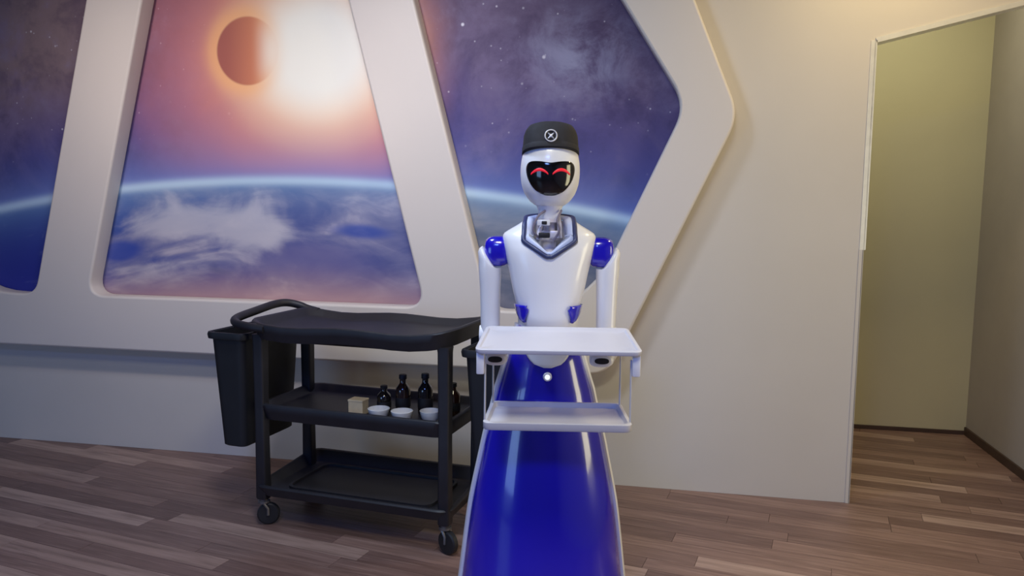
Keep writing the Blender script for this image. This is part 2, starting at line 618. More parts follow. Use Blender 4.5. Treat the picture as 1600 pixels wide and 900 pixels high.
floor = struct(MB().box(((XL + XR) / 2, (YB + YC) / 2, FLT - 0.05), (XR - XL + 0.2, YC - YB + 0.2, 0.1)).build('floor', 'floor_far', smooth=False))


# floor boards
def clip(poly, nx, ny, d):
    out = []
    for i in range(len(poly)):
        a, c = poly[i], poly[(i + 1) % len(poly)]
        fa, fc = nx * a[0] + ny * a[1] - d, nx * c[0] + ny * c[1] - d
        if fa <= 0:
            out.append(a)
        if (fa < 0 < fc) or (fc < 0 < fa):
            t = fa / (fa - fc)
            out.append((a[0] + (c[0] - a[0]) * t, a[1] + (c[1] - a[1]) * t))
    return out


def parea(p):
    return abs(sum(p[i][0] * p[(i + 1) % len(p)][1] - p[(i + 1) % len(p)][0] * p[i][1] for i in range(len(p)))) / 2 if len(p) > 2 else 0


ang = math.radians(-11)
ca, sa = math.cos(ang), math.sin(ang)
PW, PL = 0.096, 0.98
rowoff = 0.0
YFRONT = -1.75
nplank = 0
for row in range(-14, 40):
    v0 = -1.95 + row * PW
    rowoff = random.uniform(0, PL)
    for k in range(-8, 8):
        u0 = k * PL + rowoff
        loc = [(u0, v0), (u0 + PL - 0.0015, v0), (u0 + PL - 0.0015, v0 + PW - 0.0015), (u0, v0 + PW - 0.0015)]
        poly = [(x * ca - y * sa, x * sa + y * ca) for x, y in loc]
        # only the strip of floor that can be seen (room side y<0, passage x>0.3)
        base = clip(clip(clip(poly, 1, 0, XR - 0.001), -1, 0, 4.75), 0, -1, -YFRONT)
        A = clip(base, 0, 1, -0.001)
        B = clip(clip(clip(base, 0, -1, 0.0), 0, 1, YC - 0.001), -1, 0, -DOORX - 0.001)
        pcs = [q for q in (A, B) if parea(q) > 2e-4]
        if not pcs:
            continue
        cx = sum(q[0] for q in pcs[0]) / len(pcs[0])
        cy = sum(q[1] for q in pcs[0]) / len(pcs[0])
        mb = MB()
        for q in pcs:
            l2 = [((x - cx) * ca + (y - cy) * sa, -(x - cx) * sa + (y - cy) * ca) for x, y in q]
            mb.loft([[(x, y, FLT) for x, y in l2], [(x, y, 0.0) for x, y in l2]], cap0=False)
        o = mb.build('floor_board', 'wood', floor, smooth=False)
        o.location = (cx, cy, 0)
        o.rotation_euler = (0, 0, ang)
        nplank += 1
print('planks', nplank)

# skirting in the passage, aluminium corner trims
struct(MB().box(((0.30 + XR) / 2, YC - 0.006, 0.0125), (XR - 0.30, 0.012, 0.025), 0.002).build('baseboard_passage', 'skirting', smooth=False))
struct(MB().box((XR - 0.006, (YC - 0.6) / 2, 0.025), (0.012, YC + 0.6 - 0.012, 0.05), 0.002).build('baseboard_right', 'skirting', smooth=False))
t = MB()
t.box((DOORX + 0.001, -0.0025, 1.68), (0.026, 0.005, 0.94))
t.box((DOORX + 0.0065, 0.05, 1.68), (0.005, 0.11, 0.94))
struct(t.build('trim_1', 'trimmetal', smooth=False))
t = MB()
t.box((DOORX - 0.005, -0.0025, 0.605), (0.018, 0.005, 1.21))
t.box((DOORX + 0.0035, 0.05, 0.605), (0.005, 0.11, 1.21))
struct(t.build('trim_2', 'wall', smooth=False))
t = MB()
R = Matrix.Rotation(-math.atan(HS), 3, 'Y')
ln = math.hypot(XR - HX1, zr - HZ1)
mid = Vector(((HX1 + XR) / 2, 0, (HZ1 + zr) / 2))
t.box(mid + R @ Vector((0, -0.0025, 0.003)), (ln - 0.02, 0.005, 0.022), rot=R)
t.box(mid + R @ Vector((0, 0.05, -0.005)), (ln - 0.02, 0.10, 0.004), rot=R)
struct(t.build('trim_3', 'trimmetal', smooth=False))

# ceiling lamps (above the frame of the picture); the blue one is added fill
names = ['square white ceiling lamp panel over the space between cart and robot',  'square white ceiling lamp panel in front of the robot trays', 'square blue ceiling lamp panel near the window of the front wall',
         'small warm ceiling downlight beside the mural frame', 'small warm ceiling downlight in the side passage']
for (x, y, sx, sy, pw, c), lb in zip(LIGHTS, names):
    L = thing('ceiling_light', lb, 'ceiling light', (x, y, CEIL))
    f = MB()
    for s in (-1, 1):
        f.box((s * (sx / 2 + 0.015), 0, -0.015), (0.03, sy + 0.06, 0.03), 0.004)
        f.box((0, s * (sy / 2 + 0.015), -0.015), (sx, 0.03, 0.03), 0.004)
    f.build('lamp_housing', 'ceil', L, smooth=False)
    MB().box((0, 0, -0.010), (sx, sy, 0.006)).build('diffuser', 'diffuser', L, smooth=False)

# spotlights aimed at the mural
for k, (x, pw) in enumerate(SPOTS):
    S = thing('mural_spotlight', ('black ceiling spotlight aimed at the moon of the printed mural', 'black ceiling spotlight aimed at the mural beside the star-field window')[k], 'spotlight', (x, SPOT_Y, CEIL), 0, 'spotlights for the mural')
    Rs = Matrix.Rotation(SPOT_TILT, 3, 'X')
    cz = Vector((0, 0, SPOT_Z - CEIL))
    can = MB()
    can.lathe([(0.02, 0.17), (0.07, 0.165), (0.115, 0.12), (0.125, 0.012), (0.122, -0.004), (0.118, 0.010), (0.10, 0.11), (0.01, 0.12)], 20)
    can.v = [tuple(Rs @ Vector(q) + cz) for q in can.v]
    can.build('lamp_can', 'dark', S)
    MB().tube([(0, 0, 0), (0, -0.02, -0.03), tuple(Rs @ Vector((0, 0, 0.16)) + cz)], 0.012, 8).build('stem', 'dark', S)

# ------------------------------------------------------------------ mural and its sculpted frame
SYM = -2.15


def mir(p):
    return (2 * SYM - p[0],) + tuple(p[1:])


def fillet(pts, n=8):
    """pts: (x, z, r) polygon -> rounded outline"""
    out = []
    k = len(pts)
    for i in range(k):
        p0, p1, p2 = Vector(pts[i - 1][:2]), Vector(pts[i][:2]), Vector(pts[(i + 1) % k][:2])
        r = pts[i][2]
        a, c = (p0 - p1).normalized(), (p2 - p1).normalized()
        th = a.angle(c)
        tl = min(r / math.tan(th / 2), 0.72 * (p0 - p1).length, 0.72 * (p2 - p1).length)
        q0, q2 = p1 + a * tl, p1 + c * tl
        for j in range(n + 1):
            s = j / n
            out.append(q0 * (1 - s) ** 2 + p1 * 2 * s * (1 - s) + q2 * s ** 2)
    return out


TOPF, TOPW = 2.80, 2.62
outer_r = [(-0.262, 0.584, 0.15), (0.305, 1.815, 0.22), (-0.10, TOPF, 0.1)]
outer = fillet(outer_r + [mir(q) for q in reversed(outer_r)])
winc_r = [(-1.185, 0.882, 0.085), (-1.635, TOPW, 0.08)]
winc = fillet(winc_r + [mir(q) for q in reversed(winc_r)])
winr_p = [(-0.850, 0.880, 0.10), (-0.385, 0.880, 0.52), (0.065, 1.866, 0.20), (-0.41, TOPW, 0.08), (-1.30, TOPW, 0.08)]
winr = fillet(winr_p)
winl = [Vector(mir((q.x, q.y))) for q in fillet(winr_p)]

FT = 0.105
cu = bpy.data.curves.new('frame_outline', 'CURVE')
cu.dimensions = '2D'
cu.fill_mode = 'BOTH'
BV = 0.012
cu.extrude = FT / 2 - BV
cu.bevel_depth = BV
cu.bevel_resolution = 2
cu.offset = -BV
for loop in (outer, winc, winr, winl):
    s = cu.splines.new('POLY')
    s.points.add(len(loop) - 1)
    for q, pt in zip(loop, s.points):
        pt.co = (q.x, q.y, 0, 1)
    s.use_cyclic_u = True
tmp = bpy.data.objects.new('tmp', cu)
COL.objects.link(tmp)
bpy.context.view_layer.update()
dg = bpy.context.evaluated_depsgraph_get()
me = bpy.data.meshes.new_from_object(tmp.evaluated_get(dg))
bpy.data.objects.remove(tmp)
me.transform(Matrix.Translation((0, -FT / 2 - 0.0075, 0)) @ Matrix.Rotation(PI / 2, 4, 'X'))
me.name = 'viewport_panel'
fo = link_mesh(me, 'viewport_panel', 'frame', None, True, 30)
tag(fo, 'large white spaceship-window frame with three openings standing proud of the wall', 'wall panel')

mo = fillet([(q[0] - 0.05, q[1] + (0.04 if q[1] < 1 else -0.04 if q[1] > 2.5 else 0), q[2]) for q in outer_r] +
            [mir((q[0] - 0.05, q[1] + (0.04 if q[1] < 1 else -0.04 if q[1] > 2.5 else 0), q[2])) for q in reversed(outer_r)])
mural = MB().loft([[(q.x, -0.007, q.y) for q in mo], [(q.x, -0.001, q.y) for q in mo]]).build('space_mural', 'mural', smooth=False)
tag(mural, 'printed mural of an eclipse over a blue planet behind the white frame', 'mural')

# ------------------------------------------------------------------ service cart
CA = math.radians(-7)
cart = thing('service_cart', 'black plastic three-shelf service cart standing in front of the mural frame', 'cart', (-1.69, -0.83, 0), CA)
LX, LY = 0.855, 0.36            # leg spacing
X0, X1, Y0, Y1 = -0.045, 0.905, -0.055, 0.455
CX, CY, HXc, HYc = (X0 + X1) / 2, (Y0 + Y1) / 2, (X1 - X0) / 2, (Y1 - Y0) / 2


def wave(x, y):
    t = (x - CX) / HXc
    return 0.022 * t * t + 0.010 * max(0, t) ** 3 + 0.010 * math.cos(t * PI * 1.5)


def shelf(name, zb, zt, floor_z, grow=0.0, r=0.09, wv=None, lip=0.022, parent=cart, rise=None):
    mb = MB()
    hx, hy = HXc + grow, HYc + grow
    rings = [rrect(hx - 0.05, hy - 0.05, r * 0.7, CX, CY, zb, wave=wv),
             rrect(hx - 0.018, hy - 0.018, r, CX, CY, zb + 0.004, wave=wv),
             rrect(hx - 0.008, hy - 0.008, r, CX, CY, zb + 0.5 * (zt - zb), wave=wv),
             rrect(hx, hy, r, CX, CY, zt - 0.008, wave=wv or rise),
             rrect(hx - 0.004, hy - 0.004, r, CX, CY, zt - 0.002, wave=wv or rise),
             rrect(hx - 0.012, hy - 0.012, r * 0.95, CX, CY, zt, wave=wv or rise),
             rrect(hx - lip, hy - lip, r * 0.85, CX, CY, zt - 0.004, wave=wv or rise),
             rrect(hx - lip - 0.016, hy - lip - 0.016, r * 0.75, CX, CY, floor_z + 0.006, wave=wv),
             rrect(hx - lip - 0.028, hy - lip - 0.028, r * 0.7, CX, CY, floor_z, wave=wv)]
    # close the floor with concentric rings so that the wave stays smooth
    for f in (0.75, 0.5, 0.25, 0.02):
        rings.append(rrect((hx - lip - 0.028) * f, (hy - lip - 0.028) * f, r * 0.7 * f, CX, CY, floor_z, wave=wv))
    mb.loft(rings)
    return mb.build(name, 'cart', parent, angle=50)


shelf('top_tray', 0.815, 0.888, 0.856, wv=wave, grow=0.0)
shelf('middle_shelf', 0.470, 0.545, 0.508, grow=-0.028, r=0.06)
bs = shelf('bottom_shelf', 0.135, 0.188, 0.158, grow=-0.015, r=0.06, rise=lambda x, y: 0.030 * max(0.0, min(1.0, (y - Y0 - 0.02) / (Y1 - Y0 - 0.04))) ** 1.3)
rb = MB()
rb.loft([rrect(HXc - 0.13, HYc - 0.085, 0.05, CX, CY, 0.1585), rrect(HXc - 0.13, HYc - 0.085, 0.05, CX, CY, 0.172),
         rrect(HXc - 0.142, HYc - 0.097, 0.045, CX, CY, 0.172), rrect(HXc - 0.142, HYc - 0.097, 0.045, CX, CY, 0.1605),
         ], cap0=False)
rb.build('shelf_rim', 'cart', bs)
for lx in (0, LX):
    for ly in (0, LY):
        mb = MB()
        rings = []
        for z, hw in ((0.118, 0.022), (0.125, 0.025), (0.45, 0.023), (0.82, 0.025), (0.843, 0.027)):
            rings.append(rrect(hw, hw, 0.008, lx, ly, z, n=3))
        mb.loft(rings)
        mb.build('leg', 'cart', cart)
# end panels between the legs of the middle shelf are hidden by the bins; casters
for lx, cang in ((0, 0.5), (LX, -0.4)):
    for ly in (0, LY):
        ox, oy = lx + 0.018 * math.cos(cang), ly + 0.02 * math.sin(cang)
        cs = MB()
        cs.lathe([(0.012, 0.128), (0.02, 0.126), (0.02, 0.112), (0.026, 0.110), (0.026, 0.100), (0.010, 0.099)], 16, (lx, ly, 0))
        for s in (-1, 1):
            q = Vector((-math.sin(cang), math.cos(cang), 0)) * 0.019 * s
            cs.tube([Vector((lx, ly, 0.103)) + q, Vector((ox, oy, 0.075)) + q, Vector((ox, oy, 0.046)) + q], 0.006, 6)
        c = cs.build('caster', 'hub', cart)
        wm = MB()
        wm.lathe([(0.012, -0.015), (0.042, -0.014), (0.048, -0.009), (0.048, 0.009), (0.042, 0.014), (0.012, 0.015)], 20, (0, 0, 0), 'y')
        wo = wm.build('wheel', 'wheel', c)
        wo.location = (ox, oy, 0.049)
        wo.rotation_euler = (0, 0, cang)
# handle loop at the bin end
hp = []
ys, ye = CY - HYc + 0.05, CY + HYc - 0.05
ctrl = [(X0 + 0.10, ys - 0.040, 0.872), (X0 + 0.03, ys - 0.040, 0.878), (X0 - 0.05, ys - 0.02, 0.884), (X0 - 0.100, ys + 0.04, 0.896),
        (X0 - 0.115, (ys + ye) / 2, 0.910), (X0 - 0.115, ye - 0.07, 0.922), (X0 - 0.090, ye - 0.010, 0.924), (X0 - 0.045, ye + 0.022, 0.912),
        (X0 + 0.00, ye + 0.030, 0.896), (X0 + 0.06, ye + 0.030, 0.884)]


def spline(ctrl, n=6):
    P = [Vector(q) for q in ctrl]
    P = [2 * P[0] - P[1]] + P + [2 * P[-1] - P[-2]]
    out = []
    for i in range(1, len(P) - 2):
        for j in range(n):
            t = j / n
            p0, p1, p2, p3 = P[i - 1:i + 3]
            out.append(0.5 * (2 * p1 + (p2 - p0) * t + (2 * p0 - 5 * p1 + 4 * p2 - p3) * t * t + (3 * p1 - p0 - 3 * p2 + p3) * t ** 3))
    out.append(P[-2])
    return out


MB().tube(spline(ctrl), 0.0185, 12).build('handle', 'cart', cart)


# bins hung on both ends of the cart
def make_bin(label, xc):
    t = thing('hanging_bin', label, 'bin', cart.matrix_basis @ Vector((xc, CY - 0.010, 0.330)), CA, 'bins hung on the ends of the service cart')
    mb = MB()
    H = 0.510
    prof = [(0.052, 0.178, 0.0), (0.060, 0.186, 0.006), (0.084, 0.214, H - 0.03), (0.086, 0.216, H - 0.028),
            (0.086, 0.216, H)]
    rings = [rrect(hx, hy, 0.026, 0, 0, z, n=4) for hx, hy, z in prof]
    rings += [rrect(0.079, 0.208, 0.022, 0, 0, H, n=4), rrect(0.077, 0.206, 0.022, 0, 0, H - 0.03, n=4), rrect(0.054, 0.180, 0.02, 0, 0, 0.012, n=4)]
    mb.loft(rings)
    mb.build('bin_body', 'bin', t)
    rm = MB()
    rm.loft([rrect(0.0875, 0.2175, 0.028, 0, 0, H - 0.030, n=4), rrect(0.100, 0.231, 0.036, 0, 0, H - 0.026, n=4),
             rrect(0.103, 0.234, 0.038, 0, 0, H - 0.008, n=4), rrect(0.100, 0.231, 0.036, 0, 0, H + 0.002, n=4),
             rrect(0.0875, 0.2175, 0.028, 0, 0, H + 0.002, n=4), rrect(0.0875, 0.2175, 0.028, 0, 0, H - 0.030, n=4)], False, False)
    rm.build('rim', 'bin', t)
    return t


bpy.context.view_layer.update()
make_bin('black tapered bin hung under the cart handle loop', -0.153)
make_bin('black tapered bin hung on the cart end behind the robot', 1.030)

# ---- small things on the middle shelf
SZ = 0.5085


def on_shelf(x, y):
    q = cart.matrix_basis @ Vector((x, y, SZ))
    return q


def bowl(x, y, r, label):
    mb = MB()
    mb.lathe([(0.001, 0.003), (r * 0.55, 0.0), (r * 0.6, 0.003), (r * 0.85, 0.018), (r * 0.98, 0.042), (r, 0.046), (r * 0.96, 0.047),
              (r * 0.92, 0.042), (r * 0.78, 0.020), (r * 0.4, 0.010), (0.001, 0.009)], 28)
    o = mb.build('small_bowl', 'ceramic')
    o.location = on_shelf(x, y)
    return tag(o, label, 'bowl', 'white bowls on the cart')


def bottle(x, y, r, h, mat, label):
    t = thing('bottle', label, 'bottle', on_shelf(x, y), 0, 'dark bottles on the cart')
    MB().lathe([(r * 0.85, 0.0), (r, 0.006), (r, h * 0.58), (r * 0.9, h * 0.66), (r * 0.48, h * 0.77), (r * 0.42, h * 0.80), (r * 0.42, h * 0.90)], 24).build('bottle_body', mat, t)
    MB().lathe([(r * 0.5, h * 0.88), (r * 0.52, h * 0.89), (r * 0.52, h * 0.985), (r * 0.46, h)], 20).build('cap', 'dark', t)
    MB().lathe([(r + 0.0006, h * 0.16), (r + 0.0009, h * 0.17), (r + 0.0009, h * 0.40), (r + 0.0006, h * 0.41)], 24).build('label_band', 'dark', t)
    return t


def lx_for(px):      # cart x of an item from how far along the shelf it shows
    return px


bx = MB()
bx.box((0, 0, 0.030), (0.068, 0.055, 0.060), 0.003)
tb = thing('card_box', 'small tan cardboard box on the middle shelf of the cart', 'box', on_shelf(0.415, 0.095), CA)
bx.build('box_body', 'card', tb, smooth=False)
MB().box((0, 0, 0.0615), (0.071, 0.058, 0.009), 0.002).build('lid', 'card', tb, smooth=False)
bowl(0.535, 0.050, 0.046, 'small white bowl beside the tan box on the cart')
bowl(0.642, 0.048, 0.046, 'small white bowl between two other bowls on the cart shelf')
bowl(0.750, 0.090, 0.044, 'small white bowl behind the cart leg nearest the robot')
bottle(0.500, 0.165, 0.030, 0.115, 'glassdark', 'short dark glass bottle behind the tan box end of the bowls')
bottle(0.580, 0.185, 0.032, 0.165, 'brownglass', 'tall brown glass bottle behind the middle white bowl')
bottle(0.680, 0.195, 0.032, 0.175, 'glassdark', 'tallest dark glass bottle behind the white bowls')
bottle(0.800, 0.215, 0.030, 0.140, 'brownglass', 'brown glass bottle at the robot end of the cart shelf')

# ------------------------------------------------------------------ waiter robot (local: -y is the front)
RA = math.radians(9.0)
robot = thing('waiter_robot', 'white and blue waiter robot with black cap holding two white trays', 'robot', (-0.360, -1.4485, 0), RA)

# skirt: half width / half depth by height
SK = [(0.0, 0.286, 0.262), (0.22, 0.258, 0.232), (0.46, 0.228, 0.196), (0.67, 0.186, 0.158), (0.83, 0.148, 0.128), (0.93, 0.118, 0.106), (1.00, 0.092, 0.088), (1.04, 0.084, 0.082)]
NS = 48
zs = [0.035 + (1.03 - 0.035) * i / 40 for i in range(41)]


def skirt_pt(z, a, off=0.0):
    hx, hy = interp(SK, z)
    c, s = math.cos(a), math.sin(a)
    e = 2 / 2.2
    return Vector((-0.008 + (hx + off) * math.copysign(abs(c) ** e, c), -(hy + off) * math.copysign(abs(s) ** e, s), z))


def half_shell(a0, a1, n=32):
    mb = MB()
    outer, inner = [], []
    for z in zs:
        outer.append([skirt_pt(z, a0 + (a1 - a0) * i / n) for i in range(n + 1)])
    vs, fs = [], []
    k = n + 1
    for r in outer:
        vs += r
    for i in range(len(zs) - 1):
        for j in range(n):
            fs.append((i * k + j, i * k + j + 1, (i + 1) * k + j + 1, (i + 1) * k + j))
    mb.add(vs, fs)
    return mb


def solid(o, th):
    md = o.modifiers.new('thickness', 'SOLIDIFY')
    md.thickness = th
    md.offset = -1
    return o


solid(half_shell(math.radians(3), math.radians(177)).build('skirt_front', 'blue', robot, angle=60), 0.006)
solid(half_shell(math.radians(183), math.radians(357)).build('skirt_back', 'white', robot, angle=60), 0.006)
for a in (0.0, PI):
    pts = [skirt_pt(z, a, 0.001) for z in zs]
    mb = MB()
    rings = []
    for q in pts:
        sx = 1 if a == 0.0 else -1
        rings.append([(q.x + sx * 0.010, -0.014, q.z), (q.x + sx * 0.010, 0.012, q.z), (q.x - sx * 0.006, 0.012, q.z), (q.x - sx * 0.005, -0.026, q.z), (q.x + sx * 0.004, -0.026, q.z)])
    mb.loft(rings)
    mb.build('skirt_trim', 'white', robot, angle=60)
bmb = MB()
bmb.loft([sell(0.27, 0.24, 0.012), sell(0.285, 0.255, 0.016), sell(0.29, 0.26, 0.034), sell(0.27, 0.24, 0.036)])
bmb.build('base', 'dark', robot)
for i in range(3):
    a = PI / 2 + i * 2 * PI / 3
    MB().lathe([(0.004, -0.012), (0.022, -0.011), (0.024, 0), (0.022, 0.011), (0.004, 0.012)], 16, (0.17 * math.cos(a), 0.15 * math.sin(a), 0.0243), 'x').build('drive_wheel', 'wheel', robot)
# button on the skirt front
fy = skirt_pt(0.885, PI / 2).y
bt = MB().lathe([(0.001, -0.010), (0.012, -0.010), (0.0135, -0.006), (0.0135, 0.004)], 20, (0.0, fy, 0.885), 'y').build('button', 'white', robot)
MB().lathe([(0.001, -0.0125), (0.007, -0.0125), (0.008, -0.0095)], 16, (0.0, fy, 0.885), 'y').build('button_light', 'led', bt)

# torso
TO = [(0.955, 0.050, 0.088, 0.012), (1.00, 0.070, 0.094, 0.006), (1.05, 0.090, 0.096, 0.0), (1.085, 0.098, 0.098, 0.0), (1.14, 0.112, 0.104, 0.0), (1.20, 0.124, 0.108, 0.0),
      (1.26, 0.138, 0.104, 0.0), (1.295, 0.1445, 0.094, 0.004), (1.312, 0.141, 0.083, 0.006), (1.325, 0.122, 0.074, 0.008), (1.340, 0.097, 0.066, 0.010), (1.352, 0.080, 0.058, 0.012)]


def torso_front(x, z):
    hx, hy, cy = interp(TO, z)
    t = min(0.999, abs(x) / hx)
    return cy - hy * (1 - t ** 2.6) ** (1 / 2.6)


mb = MB()
mb.loft([sell(interp(TO, z)[0], interp(TO, z)[1], z, 2.6, 56, 0, interp(TO, z)[2]) for z in [0.955 + (1.352 - 0.955) * i / 52 for i in range(53)]])
# V-shaped neck opening cut into the chest
vn = [(-0.074, 1.42), (-0.074, 1.291), (-0.012, 1.2515), (0.012, 1.2515), (0.074, 1.291), (0.074, 1.42)]
tobj = mb.build('torso_blank', 'white', None, angle=70)
cut = MB().loft([[(x, -0.2, z) for x, z in vn], [(x, 0.030, z) for x, z in vn]]).build('neck_cutter', 'white', None, smooth=False)
bo = tobj.modifiers.new('neck_opening', 'BOOLEAN')
bo.operation = 'DIFFERENCE'
bo.object = cut
bpy.context.view_layer.update()
tme = bpy.data.meshes.new_from_object(tobj.evaluated_get(bpy.context.evaluated_depsgraph_get()))
tme.name = 'torso'
bpy.data.objects.remove(tobj)
bpy.data.objects.remove(cut)
torso = link_mesh(tme, 'torso', 'white', robot, True, 40)
# white apron tongue below the waist, lying on the skirt
ap = MB()
rings = []
nz = 16
for i in range(nz + 1):
    z = 0.912 + (1.06 - 0.912) * i / nz
    t = i / nz
    hw = 0.012 + 0.082 * math.sqrt(max(0, 1 - (1 - t) ** 2))
    row = []
    for j in range(17):
        x = -hw + 2 * hw * j / 16
        hx, hy = interp(SK, z)
        y = -(hy + 0.005) * (1 - min(0.98, abs(x) / (hx + 0.005)) ** 2.2) ** (1 / 2.2)
        row.append((x, y - 0.004, z))
    rings.append(row)
ap.loft(rings, False, False, closed=False)
solid(ap.build('waist_apron', 'white', robot, angle=60), 0.008)
# blue flank accents
for s in (-1, 1):
    ac = MB()
    rows = []
    for i in range(9):
        t = i / 8
        z = 1.045 + 0.052 * t
        x0 = 0.060 - 0.006 * t if t < 0.85 else 0.064
        hx = interp(TO, z)[0]
        x1 = min(hx * 0.995, 0.070 + 0.034 * (t ** 0.6))
        x0 = min(x0 + 0.010 * (1 - t), x1 - 0.004)
        rows.append([(s * (x0 + (x1 - x0) * j / 8), torso_front(x0 + (x1 - x0) * j / 8, z) - 0.0035, z) for j in range(9)])
    ac.loft(rows, False, False, closed=False)
    solid(ac.build('flank_accent', 'blue', robot, angle=60), 0.007)

# collar: navy band round the V opening, pale lining inside it
half = [(0.0, 1.2475), (0.010, 1.2485), (0.040, 1.268), (0.074, 1.290), (0.078, 1.300), (0.077, 1.320)]
fr = [(x, torso_front(x, z) - 0.003, z) for x, z in half]
side = [(0.076, -0.045, 1.343), (0.074, -0.010, 1.356), (0.070, 0.030, 1.362)]
right = fr + side
path = right + [(0.040, 0.062, 1.366), (0.0, 0.070, 1.367), (-0.040, 0.062, 1.366)] + [(-x, y, z) for x, y, z in reversed(right[1:])]


def cspline(ctrl, n=5):
    P = [Vector(q) for q in ctrl]
    k = len(P)
    out = []
    for i in range(k):
        p0, p1, p2, p3 = P[i - 1], P[i], P[(i + 1) % k], P[(i + 2) % k]
        for j in range(n):
            t = j / n
            out.append(0.5 * (2 * p1 + (p2 - p0) * t + (2 * p0 - 5 * p1 + 4 * p2 - p3) * t * t + (3 * p1 - p0 - 3 * p2 + p3) * t ** 3))
    return out


cp = cspline(path)
MB().tube(cp, 0.0075, 10, closed=True).build('collar', 'navy', robot, angle=60)
ic = MB()
R0 = [q + Vector((0, 0.002, 0.002)) for q in cp]
R1 = [Vector((q.x * 0.80, q.y * 0.92, q.z + (0.014 if q.z < 1.30 else 0.004))) for q in cp]
R2 = [Vector((q.x * 0.62, q.y * 0.62, q.z - 0.006 + (0.016 if q.z < 1.30 else 0.0))) for q in cp]
ic.loft([[tuple(q) for q in R0], [tuple(q) for q in R1], [tuple(q) for q in R2]], False, False)
solid(ic.build('inner_collar', 'ice', robot, angle=60), 0.003)

# mechanical neck
nk = MB()
nk.lathe([(0.034, 1.2505), (0.036, 1.262), (0.022, 1.268), (0.022, 1.29), (0.030, 1.295), (0.030, 1.318), (0.018, 1.322), (0.018, 1.345), (0.034, 1.348), (0.034, 1.362), (0.016, 1.366), (0.016, 1.40)], 24, (0, 0.0, 0))
neck = nk.build('neck', 'metal', robot)
for sx, sy, z0, z1 in ((-0.034, -0.038, 1.295, 1.345), (0.034, -0.036, 1.30, 1.385), (-0.038, 0.02, 1.30, 1.38), (0.038, 0.02, 1.30, 1.38)):
    MB().tube([(sx, sy, z0), (sx * 0.9, sy * 0.9, (z0 + z1) / 2), (sx * 0.62, sy * 0.62, z1)], [0.007, 0.007, 0.004], 8).build('neck_piston', 'metal', neck)
MB().box((-0.018, -0.046, 1.347), (0.040, 0.022, 0.018), 0.003).build('servo_motor', 'white', neck)
MB().box((-0.016, -0.0585, 1.347), (0.016, 0.006, 0.010), 0.002).build('servo_socket', 'dark', neck)
MB().box((0.016, -0.048, 1.312), (0.030, 0.020, 0.022), 0.003).build('servo_motor', 'metal', neck)
MB().box((-0.016, -0.056, 1.309), (0.034, 0.012, 0.016), 0.003).build('servo_socket', 'dark', neck)
MB().tube(spline([(-0.030, -0.045, 1.30), (-0.050, -0.058, 1.325), (-0.036, -0.055, 1.365), (-0.012, -0.035, 1.385)]), 0.0035, 6).build('cable', 'cable', neck)
MB().tube(spline([(0.012, -0.060, 1.292), (0.030, -0.066, 1.325), (0.024, -0.056, 1.355), (0.036, -0.030, 1.385)]), 0.0035, 6).build('cable', 'cable', neck)
cu_ = MB()
cu_.loft([sell(0.030, 0.032, 1.355, 2.4), sell(0.034, 0.036, 1.366, 2.4), sell(0.036, 0.040, 1.385, 2.4), sell(0.044, 0.050, 1.405, 2.2), sell(0.050, 0.056, 1.42, 2.2)])
cu_.build('chin_mount', 'white', robot, angle=60)

# head
HD = [(1.394, 0.030, 0.034), (1.400, 0.046, 0.052), (1.412, 0.062, 0.068), (1.435, 0.078, 0.084), (1.465, 0.088, 0.093), (1.50, 0.0915, 0.097), (1.535, 0.089, 0.095),
      (1.57, 0.080, 0.086), (1.60, 0.060, 0.066), (1.615, 0.038, 0.042), (1.620, 0.012, 0.014)]


def head_front(x, z):
    hx, hy = interp(HD, z)
    t = min(0.995, abs(x) / hx)
    return -hy * (1 - t ** 2.1) ** (1 / 2.1)


mb = MB()
mb.loft([sell(*interp(HD, z), z, 2.1, 48) for z in [1.394 + (1.620 - 1.394) * i / 40 for i in range(41)]])
head = mb.build('head', 'white', robot, angle=70)
# visor: shield-shaped glossy screen on the face
ctl = [(0.0, 1.526), (0.030, 1.530), (0.058, 1.530), (0.071, 1.520), (0.073, 1.498), (0.063, 1.468), (0.042, 1.442), (0.018, 1.430), (0.0, 1.428)]
ctl = ctl + [(-x, z) for x, z in reversed(ctl[1:-1])]
bd = []
k = len(ctl)
for i in range(k):
    p0, p1, p2, p3 = (Vector(ctl[(i + d) % k]) for d in (-1, 0, 1, 2))
    for j in range(4):
        t = j / 4
        bd.append(0.5 * (2 * p1 + (p2 - p0) * t + (2 * p0 - 5 * p1 + 4 * p2 - p3) * t * t + (3 * p1 - p0 - 3 * p2 + p3) * t ** 3))
cen = Vector((0.0, 1.485))
rings = []
for f, off in ((1.0, -0.002), (0.99, 0.0022), (0.9, 0.0030), (0.7, 0.0034), (0.5, 0.0036), (0.3, 0.0038), (0.1, 0.004)):
    rings.append([(q.x, head_front(q.x, q.y) - off, q.y) for q in (cen + (e - cen) * f for e in bd)])
vz = MB()
vz.loft(rings, False, True)
visor = vz.build('visor', 'black', head, angle=60)
for s in (-1, 1):
    em = MB()
    rows = []
    for i in range(17):
        t = -1 + 2 * i / 16
        xc, zc = s * 0.0325 + 0.026 * t, 1.492 + 0.013 * (1 - t * t)
        th = 0.0046 * (1 - 0.45 * t * t)
        rows.append([(xc, head_front(xc, zz) - 0.0050, zz) for zz in (zc - th, zc, zc + th)])
    em.loft(rows, False, False, closed=False)
    solid(em.build('eye_light', 'eye', visor), 0.001)

# cap
hat = MB()
HT = [(1.545, 0.084, 0.088), (1.552, 0.0860, 0.091), (1.565, 0.0855, 0.090), (1.60, 0.083, 0.085), (1.615, 0.078, 0.079), (1.627, 0.070, 0.072), (1.634, 0.054, 0.058), (1.637, 0.02, 0.02)]
Rh = Matrix.Rotation(math.radians(-13), 3, 'X')
piv = Vector((0, 0, 1.57))


